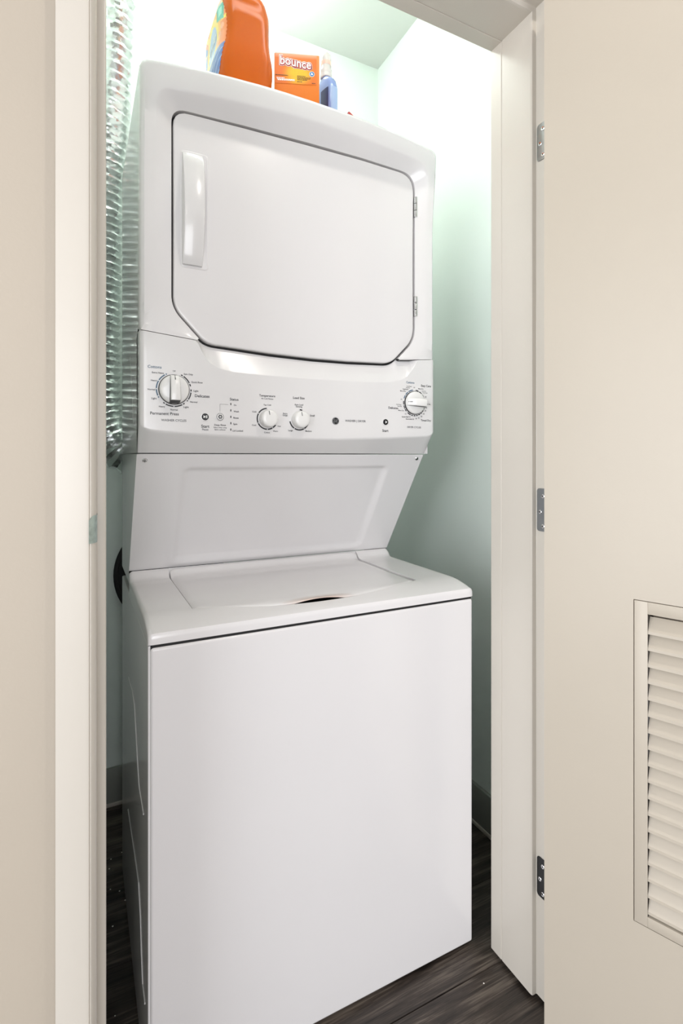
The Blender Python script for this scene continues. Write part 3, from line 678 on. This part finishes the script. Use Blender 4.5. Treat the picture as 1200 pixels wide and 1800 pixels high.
# orange detergent jug: loft of superellipses, broad label side facing the closet's left wall
JX, JY = .2255, .288; JZ = zt_at(.285)+.0005
def jug_section(h):     # h in metres above base -> half width x, half length y, exponent, x shift
    a = interp([(0, .050), (.006, .055), (.02, .058), (.05, .063), (.075, .066), (.095, .065), (.115, .060), (.14, .0575), (.17, .0575), (.20, .0585), (.235, .049), (.255, .040), (.270, .028), (.280, .021), (.30, .020)], h)
    b = interp([(0, .096), (.006, .102), (.02, .105), (.10, .107), (.18, .104), (.22, .096), (.245, .080), (.262, .050), (.275, .030), (.282, .021), (.30, .020)], h)
    n_ = interp([(0, 4.2), (.2, 4.0), (.25, 2.5), (.28, 2.0)], h)
    sy = interp([(0, 0), (.2, 0), (.25, -.012), (.28, -.028), (.3, -.028)], h)
    return a, b, n_, sy
def jug_pt(th, h, off=0.):
    a, b, n_, sy = jug_section(h); c_, s_ = math.cos(th), math.sin(th)
    return (JX+(a+off)*math.copysign(abs(c_)**(2/n_), c_), JY+sy+(b+off)*math.copysign(abs(s_)**(2/n_), s_), JZ+h)
jug = tag(empty('detergent_jug', (JX, JY, JZ)), 'tall orange plastic laundry detergent jug with a blue and yellow label on the dryer', 'detergent')
jm = MB(); hs = [0, .003, .006, .012, .02]+[.03+.01*i for i in range(22)]+[.245, .25, .255, .26, .265, .27, .275, .28, .29, .30]
NJ = 72
rows = [[jug_pt(2*PI*i/NJ, h) for i in range(NJ)] for h in hs]
jm.grid(rows, 0, True); jm.add(rows[0], [tuple(range(NJ))]); jm.add(rows[-1], [tuple(range(NJ))])
jm.build('jug_body', M['jug'], jug, 60)
MB().tube([(JX, JY+.030, JZ+.262), (JX, JY+.07, JZ+.262), (JX, JY+.105, JZ+.240), (JX, JY+.118, JZ+.20), (JX, JY+.112, JZ+.15), (JX, JY+.098, JZ+.125)], .0155, 14).build('jug_handle', M['jug'], jug, 60)
cpm = MB().lathe((JX, JY-.028, JZ), [(.029, .288), (.030, .292), (.0285, .345), (.0265, .352), (.018, .355)], 'z', 36)
cpm.build('cap', M['jugcap'], jug)
# label patch on the -x side, th from ~100deg to ~260deg, printed by vertex colour
NL, NH = 150, 120; verts = []; colr = []
def lab_pt(u, v, off=.0008):     # u along y (metres from the jug axis), v height
    a, b, n_, sy = jug_section(v); t = clamp((u-sy)/b, -.999, .999)
    return (JX-(a+off)*(1-abs(t)**n_)**(1/n_), JY+u, JZ+v)
LC = (0.0, .128); LA, LB = .094, .112
BLUE = (.10, .17, .45); PALE = (.33, .43, .68); OR = (.85, .24, .06); YE = (.95, .66, .08); GR = (.08, .42, .33); WH = (.80, .82, .85); SAL = (.9, .38, .2)
def lab_col(u, v):
    # bullseye in the upper rear half, blue diagonal field in front and below
    d_ = math.hypot((u+.018)/1.0, (v-.145)/1.15)
    col = OR
    if v < .165-.75*(-u+.02) or v < .11: col = BLUE
    diag = (v-.06)+.9*u
    if d_ < .046: col = PALE if d_ < .034 else YE
    elif d_ < .056 and v > .11: col = (.92, .45, .08)
    elif v > .165 and abs(((math.atan2(v-.145, u+.018))*6/PI) % 1-.5) < .18: col = YE
    if -.085 < u < -.052 and .17+.3*(u+.07) < v < .207+.3*(u+.07): col = GR if not (-.078 < u < -.062 and .18 < v < .196) else (.35, .75, .62)
    for k in range(3):
        if math.hypot(u+.080-k*.011, v-.152+k*.013) < .0065: col = SAL
    if col is BLUE and abs(((v+.8*u)*55) % 1-.5) < .10 and v < .10: col = PALE
    return col
us = [-.0945+.189*i/NL for i in range(NL+1)]; rows = []
for j in range(NH+1):
    v = LC[1]-LB+2*LB*j/NH
    half = LA*(1-abs((v-LC[1])/LB)**2.6)**(1/2.6) if 0 < j < NH else .012
    half += .0008*math.sin(j*1.3)
    rows.append([(LC[0]-half+2*half*i/NL, v) for i in range(NL+1)])
lm = MB(); lm.grid([[lab_pt(*p) for p in r] for r in rows]); colr = [lab_col(*p) for r in rows for p in r]
lab = lm.build('label', M['print'], jug, 60, attr=colr)
tm = MB(); add_text(tm, 'Tide', lambda u, v: lab_pt(-.018-u, .145+v+.35*u, .0016), .058, 0, offset=.01)
tm.build('label_lettering', M['white_ink'], lab, 0)
# fabric-sheet carton
ba = math.radians(-21.4); BD = Vector((math.cos(ba), math.sin(ba), 0)); BN = Vector((-math.sin(ba), math.cos(ba), 0))   # BN points away from the viewer
b0 = U(482, 150, 1, .218); BW = .101; BDp = .10; BO = Vector((b0.x, b0.y, 0)); BZ0 = zt_at(b0.x+.05)-.001
def boxh(x, y):      # pixel -> height on the carton's front face
    r = ray(x, y); t = (BO-CAM).dot(BN)/r.dot(BN); p = CAM+r*t; return (p-BO).dot(BD), p.z
BW = boxh(561, 140)[0]; BZ1 = boxh(520, 92)[1]
carton = tag(empty('dryer_sheet_carton', (BO.x, BO.y, BZ0)), 'orange dryer sheet carton reading bounce, beside the detergent jug', 'carton')
def bp(a, n, z): return tuple(BO+BD*a+BN*n+Vector((0, 0, z)))
def obox(a0, a1, n0, n1, z0, z1, r):
    t = MB().bbox(a0, a1, n0, n1, z0, z1, r, 2); m_ = MB(); m_.v = [bp(*v) for v in t.v]; m_.f = t.f; m_.m = t.m; return m_
obox(0, BW, 0, BDp, BZ0, BZ1-.004, .0012).build('carton_body', M['boxorange'], carton)
obox(.0005, BW-.0005, .0005, BDp-.0005, BZ1-.0045, BZ1, .001).build('carton_flap', M['boxwhite'], carton)
# printed front label
bl0, bl1 = .002, BW-.006; bz1 = BZ1-.0055; bz0 = boxh(520, 148)[1]
NA, NB = 90, 70; rows = []; colr = []
for j in range(NB+1):
    r_ = []
    for i in range(NA+1):
        a, z = lerp(bl0, bl1, i/NA), lerp(bz0, bz1, j/NB)
        r_.append(bp(a, -.0006, z))
        k = math.hypot((i/NA-.55)/.42, (j/NB-.36)/.5); k2 = clamp(1-k)
        base = (.74, .15, .003); yel = (.85, .46, .004)
        cc = tuple(lerp(p, q, sm(k2*1.5)) for p, q in zip(base, yel))
        if j/NB > .86: cc = tuple(lerp(p, q, (j/NB-.86)/.14*.5) for p, q in zip(cc, (.95, .62, .45)))
        if k2 > .05 and random.random() < .06*k2: cc = (.75, .30, .02)
        colr.append(cc)
    rows.append(r_)
lm = MB(); lm.grid(rows); blab = lm.build('carton_label', M['print'], carton, 0, attr=colr)
ac, zc_ = boxh(519.5, 110.5)
# chunky rounded word, built from a red shadow, a white rim, a red outline and white letters
for off, n_, m_, dx in ((.125, .0009, M['white_ink'], 0), (.085, .0012, M['red'], .0004), (.018, .0016, M['white_ink'], 0)):
    mb = MB(); add_text(mb, 'bounce', lambda u, v: bp(ac+u+dx, -n_, zc_+v*1.15-.0035*math.sin((u)*55)-dx), .069, 0, offset=off)
    mb.build('carton_lettering', m_, blab, 0)
ac2, zc2 = boxh(548, 131); mb = MB()
mb.add([bp(ac2+.0062*math.cos(k*PI/12), -.0010, zc2+.0062*math.sin(k*PI/12)) for k in range(24)], [tuple(range(24))], 0)
mb.add([bp(ac2+.0052*math.cos(k*PI/12), -.0013, zc2+.0052*math.sin(k*PI/12)) for k in range(24)], [tuple(range(24))], 1)
mb.add([bp(ac2+u, -.0016, zc2+v) for u, v in ((-.003, -.002), (.003, -.002), (.002, .0005), (-.001, .003))], [(0, 1, 2, 3)], 0)
mb.build('carton_badge', [M['white_ink'], mat('badge_blue', (.05, .18, .45), .3, var=.05)], blab, 0)
mb = MB()
for x0, x1, y, mi in ((484, 506, 131.5, 1), (486, 500, 136.5, 0), (487, 518, 138.8, 0), (488, 518, 140.4, 0), (522, 537, 134, 1), (522, 546, 136.3, 1), (522, 545, 138.4, 1), (522, 540, 140.5, 1), (522, 531, 144, 1), (548, 554, 147, 1)):
    a0, z0 = boxh(x0, y); a1, z1 = boxh(x1, y+.08*(x1-x0)); h = .0007 if mi else .0010
    a = a0; rs = random.Random(int(x0*7+y))
    while a < a1:
        w_ = rs.uniform(.0016, .0045); mb.add([bp(a, -.0011, z0-h), bp(min(a+w_, a1), -.0011, z0-h), bp(min(a+w_, a1), -.0011, z0+h), bp(a, -.0011, z0+h)], [(0, 1, 2, 3)], mi); a += w_+.0008
mb.build('carton_fine_print', [M['white_ink'], M['ink']], blab, 0)
# slim blue bottle behind the carton
bt = U(573, 150, 1, .292); bx, by, bz = bt.x, bt.y, zt_at(bt.x)-.001
bz_top = U(573, 93, 1, by).z; hh = bz_top-bz
bot = tag(empty('cleaner_bottle', (bx, by, bz)), 'slim blue plastic bottle with a clear cap behind the orange carton', 'bottle')
def bsec(h, k=1.):
    a = interp([(0, .013), (.004, .0155), (.02, .016), (.60*hh, .016), (.68*hh, .0145), (.73*hh, .011), (.75*hh, .010)], h)*k
    b = interp([(0, .034), (.004, .037), (.02, .038), (.58*hh, .038), (.68*hh, .030), (.73*hh, .013), (.75*hh, .011)], h)*k
    return a, b
q = math.radians(10)
def bpt(th, h, k=1., n_=3.):
    a, b = bsec(h, k); c_, s_ = math.cos(th), math.sin(th); u = a*math.copysign(abs(c_)**(2/n_), c_); w_ = b*math.copysign(abs(s_)**(2/n_), s_)
    return (bx+u*math.cos(q)-w_*math.sin(q), by+u*math.sin(q)+w_*math.cos(q), bz+h)
mb = MB(); rows = [[bpt(2*PI*i/40, h*hh) for i in range(40)] for h in (0, .01, .02, .05, .1, .3, .5, .6, .63, .66, .69, .71, .73, .75)]
mb.grid(rows, 0, True); mb.add(rows[0], [tuple(range(40))]); mb.add(rows[-1], [tuple(range(40))]); mb.build('bottle_body', M['bluebottle'], bot, 60)
lb = MB()
for lo_, hi_, mi in ((PI*1.34, PI*1.66, 0), (PI*1.0, PI*1.22, 1)):
    lb.grid([[bpt(lerp(lo_, hi_, i/14), h*hh, 1.012) for i in range(15)] for h in (.08, .2, .35, .5, .58)], mi)
lb.build('bottle_label', [M['bluepale'], M['bluedark']], bot, 60)
cpx = MB().lathe((bx, by, bz), [(.0135, .735*hh), (.0145, .74*hh), (.0145, .775*hh), (.0135, .78*hh), (.0140, .785*hh), (.0140, .82*hh), (.0125, .83*hh), (.0122, .93*hh), (.0105, .97*hh), (.006, .99*hh)], 'z', 28)
cpx.build('bottle_cap', M['capclear'], bot)
MB().lathe((bx, by, bz), [(.0095, .86*hh), (.0127, .862*hh), (.0127, .90*hh), (.0095, .902*hh)], 'z', 24).build('cap_band', M['cappink'], bot)
# red carton lying further right, only its corner shows
p0 = U(613, 194, 1, .30); rz0 = zt_at(p0.x)-.002
rc = MB(); hgt = p0.z-rz0
cs = [(p0.x, .30), (p0.x+.075, .315), (p0.x+.068, .40), (p0.x-.007, .385)]
rc.add([(x, y, rz0) for x, y in cs]+[(x, y, rz0+h) for (x, y), h in zip(cs, (hgt, hgt*.80, hgt*.79, hgt*.98))], [(0, 1, 2, 3), (4, 5, 6, 7), (0, 1, 5, 4), (1, 2, 6, 5), (2, 3, 7, 6), (3, 0, 4, 7)])
rcm = rc.build('red_pouch', M['red'], None, 0)
bv = rcm.modifiers.new('bevel', 'BEVEL'); bv.width = .003; bv.segments = 2
tag(rcm, 'small red pouch on the dryer beyond the blue bottle, mostly hidden', 'pouch')

# ------------------------------------------------------------------ foil duct behind the dryer
DY = .700
path = []
def dpt(px, py, w): p = U(px, py, 1, DY); return Vector((p.x-w, DY, p.z))
kn = [Vector((.035, DY, 2.60)), dpt(243, 0, .056), dpt(231, 170, .055), dpt(217, 380, .055), dpt(209, 560, .054), dpt(206, 680, .050)]
z_ = kn[-1]; kn += [Vector((z_.x+.008, DY+.005, z_.z-.09)), Vector((z_.x+.04, DY+.012, z_.z-.165)), Vector((z_.x+.11, DY+.015, z_.z-.20)), Vector((.24, DY+.02, z_.z-.20))]
def catmull(P, n=24):
    out = []
    for i in range(len(P)-1):
        a, b, c_, d_ = P[max(i-1, 0)], P[i], P[i+1], P[min(i+2, len(P)-1)]
        for k in range(n):
            t = k/n; out.append(.5*((2*b)+(c_-a)*t+(2*a-5*b+4*c_-d_)*t*t+(3*b-a-3*c_+d_)*t**3))
    out.append(P[-1]); return out
cv = catmull(kn, 40); L_ = [0]
for a, b in zip(cv, cv[1:]): L_.append(L_[-1]+(b-a).length)
def at(s):
    for i in range(len(cv)-1):
        if s <= L_[i+1]: return cv[i].lerp(cv[i+1], (s-L_[i])/(L_[i+1]-L_[i]))
    return cv[-1]
rs = random.Random(3); rows = []; s_ = 0; ph = 0; N = 46; pa = Vector((1, 0, 0))
while s_ < L_[-1]-.004:
    p = at(s_); d_ = (at(s_+.004)-p).normalized(); pa = (pa-d_*pa.dot(d_)).normalized(); pb = d_.cross(pa)
    pitch_ = lerp(.031, .0205, sm(s_/1.0)); tri = abs((ph % 1)*2-1)
    rr = .0495+.0085*tri
    rows.append([tuple(p+(pa*math.cos(2*PI*i/N)+pb*math.sin(2*PI*i/N))*(rr+rs.gauss(0, .0006))+d_*rs.gauss(0, .0007)) for i in range(N)])
    ph += 1/6; s_ += pitch_/6
dm_ = MB().grid(rows, 0, True); duct = dm_.build('foil_duct', M['foil'], None, 18)
tag(duct, 'crinkled silver foil dryer duct running up behind the dryer', 'duct')
# black round cover on the back wall
cc = U(300, 1003, 1, CY1-.002); cr = cc.x-U(199, 1003, 1, CY1-.002).x
mb = MB().lathe((cc.x, CY1-.012, cc.z), [(cr, .011), (cr, .002), (cr-.003, 0), (cr-.012, 0), (cr-.014, .004), (.002, .005)], 'y', 64)
tag(mb.build('wall_cover', M['rubber']), 'black round cover plate on the back wall beside the washer', 'cover')
# lint specks on the closet floor beside the washer
ls = MB(); rs = random.Random(5)
for x, y in ((214, 1498), (219, 1497), (195, 1510), (192, 1527), (194, 1563), (210, 1566), (220, 1568), (228, 1566), (220, 1582), (230, 1580), (198, 1628), (202, 1785), (850, 1728)):
    p = U(x, y, 2, .0012); r = rs.uniform(.0012, .0022)
    ls.lathe((p.x, p.y, 0.0001), [(r*.6, 0), (r, r*.4), (r*.5, r*.9)], 'z', 6)
tag(ls.build('lint_specks', M['lint'], None, 0), 'pale lint specks scattered on the dark floor', 'lint', kind='stuff')

# ------------------------------------------------------------------ lamps the place has
def flush_lamp(loc, r, glow, power, col, label, name):
    e_ = tag(empty(name, (loc[0], loc[1], H-.001)), label, 'lamp')
    MB().lathe((loc[0], loc[1], H), [(r, -.001), (r, -.018), (r-.006, -.022)], 'z', 40).build('lamp_base', M['white_ink'], e_)
    MB().lathe((loc[0], loc[1], H), [(r-.012, -.020), (r-.014, -.026), (r*.85, -.034), (r*.5, -.044), (.003, -.050)], 'z', 40).build('lamp_diffuser', glow, e_)
    l = bpy.data.lights.new(name+'_light', 'POINT'); l.energy = power; l.color = col; l.shadow_soft_size = .07
    o = bpy.data.objects.new(name+'_light', l); COL.objects.link(o); o.location = (loc[0], loc[1], H-.15)
def downlight(x, y, power, label):
    e_ = tag(empty('downlight', (x, y, H-.001)), label, 'lamp')
    MB().lathe((x, y, H), [(.052, -.0005), (.050, -.006), (.036, -.008), (.034, -.001)], 'z', 32, cap=False).build('trim_ring', M['white_ink'], e_)
    MB().lathe((x, y, H), [(.033, -.002), (.030, -.004), (.003, -.005)], 'z', 28).build('lens', M['bulb'], e_)
    area('downlight_light', (x, y, H-.012), (0, 0, 0), .045, .045, power, (1, .95, .88), 'DISK')
flush_lamp((.34, .52), .15, M['lampglow2'], 4.9, (.93, 1, .96), 'round flush closet ceiling lamp with a cool glow', 'ceiling_lamp')
cl = tag(empty('closet_lamp', (.34, CY0, 2.30)), 'linear closet lamp on the wall above the door head', 'lamp')
MB().bbox(.06, .62, CY0+.0005, CY0+.035, 2.265, 2.335, .004, 2).build('lamp_base', M['white_ink'], cl)
MB().tube([(.075+.53*i/10, CY0+.062, 2.30) for i in range(11)], .026, 20).build('lamp_tube', M['lampglow'], cl)
for x in (.065, .613): MB().bbox(x-.006, x+.006, CY0+.030, CY0+.092, 2.270, 2.330, .003, 2).build('lamp_holder', M['white_ink'], cl)
flush_lamp((-1.15, -1.45), .16, M['lampwarm'], 2.5, (1, .96, .91), 'round warm hall ceiling lamp near the closet door', 'hall_lamp')
flush_lamp((-.75, -2.9), .16, M['lampwarm'], 5, (1, .96, .91), 'round warm hall ceiling lamp nearer the added window', 'hall_lamp')
downlight(.64, -.975, 5.0, 'small recessed hall downlight in front of the closet')
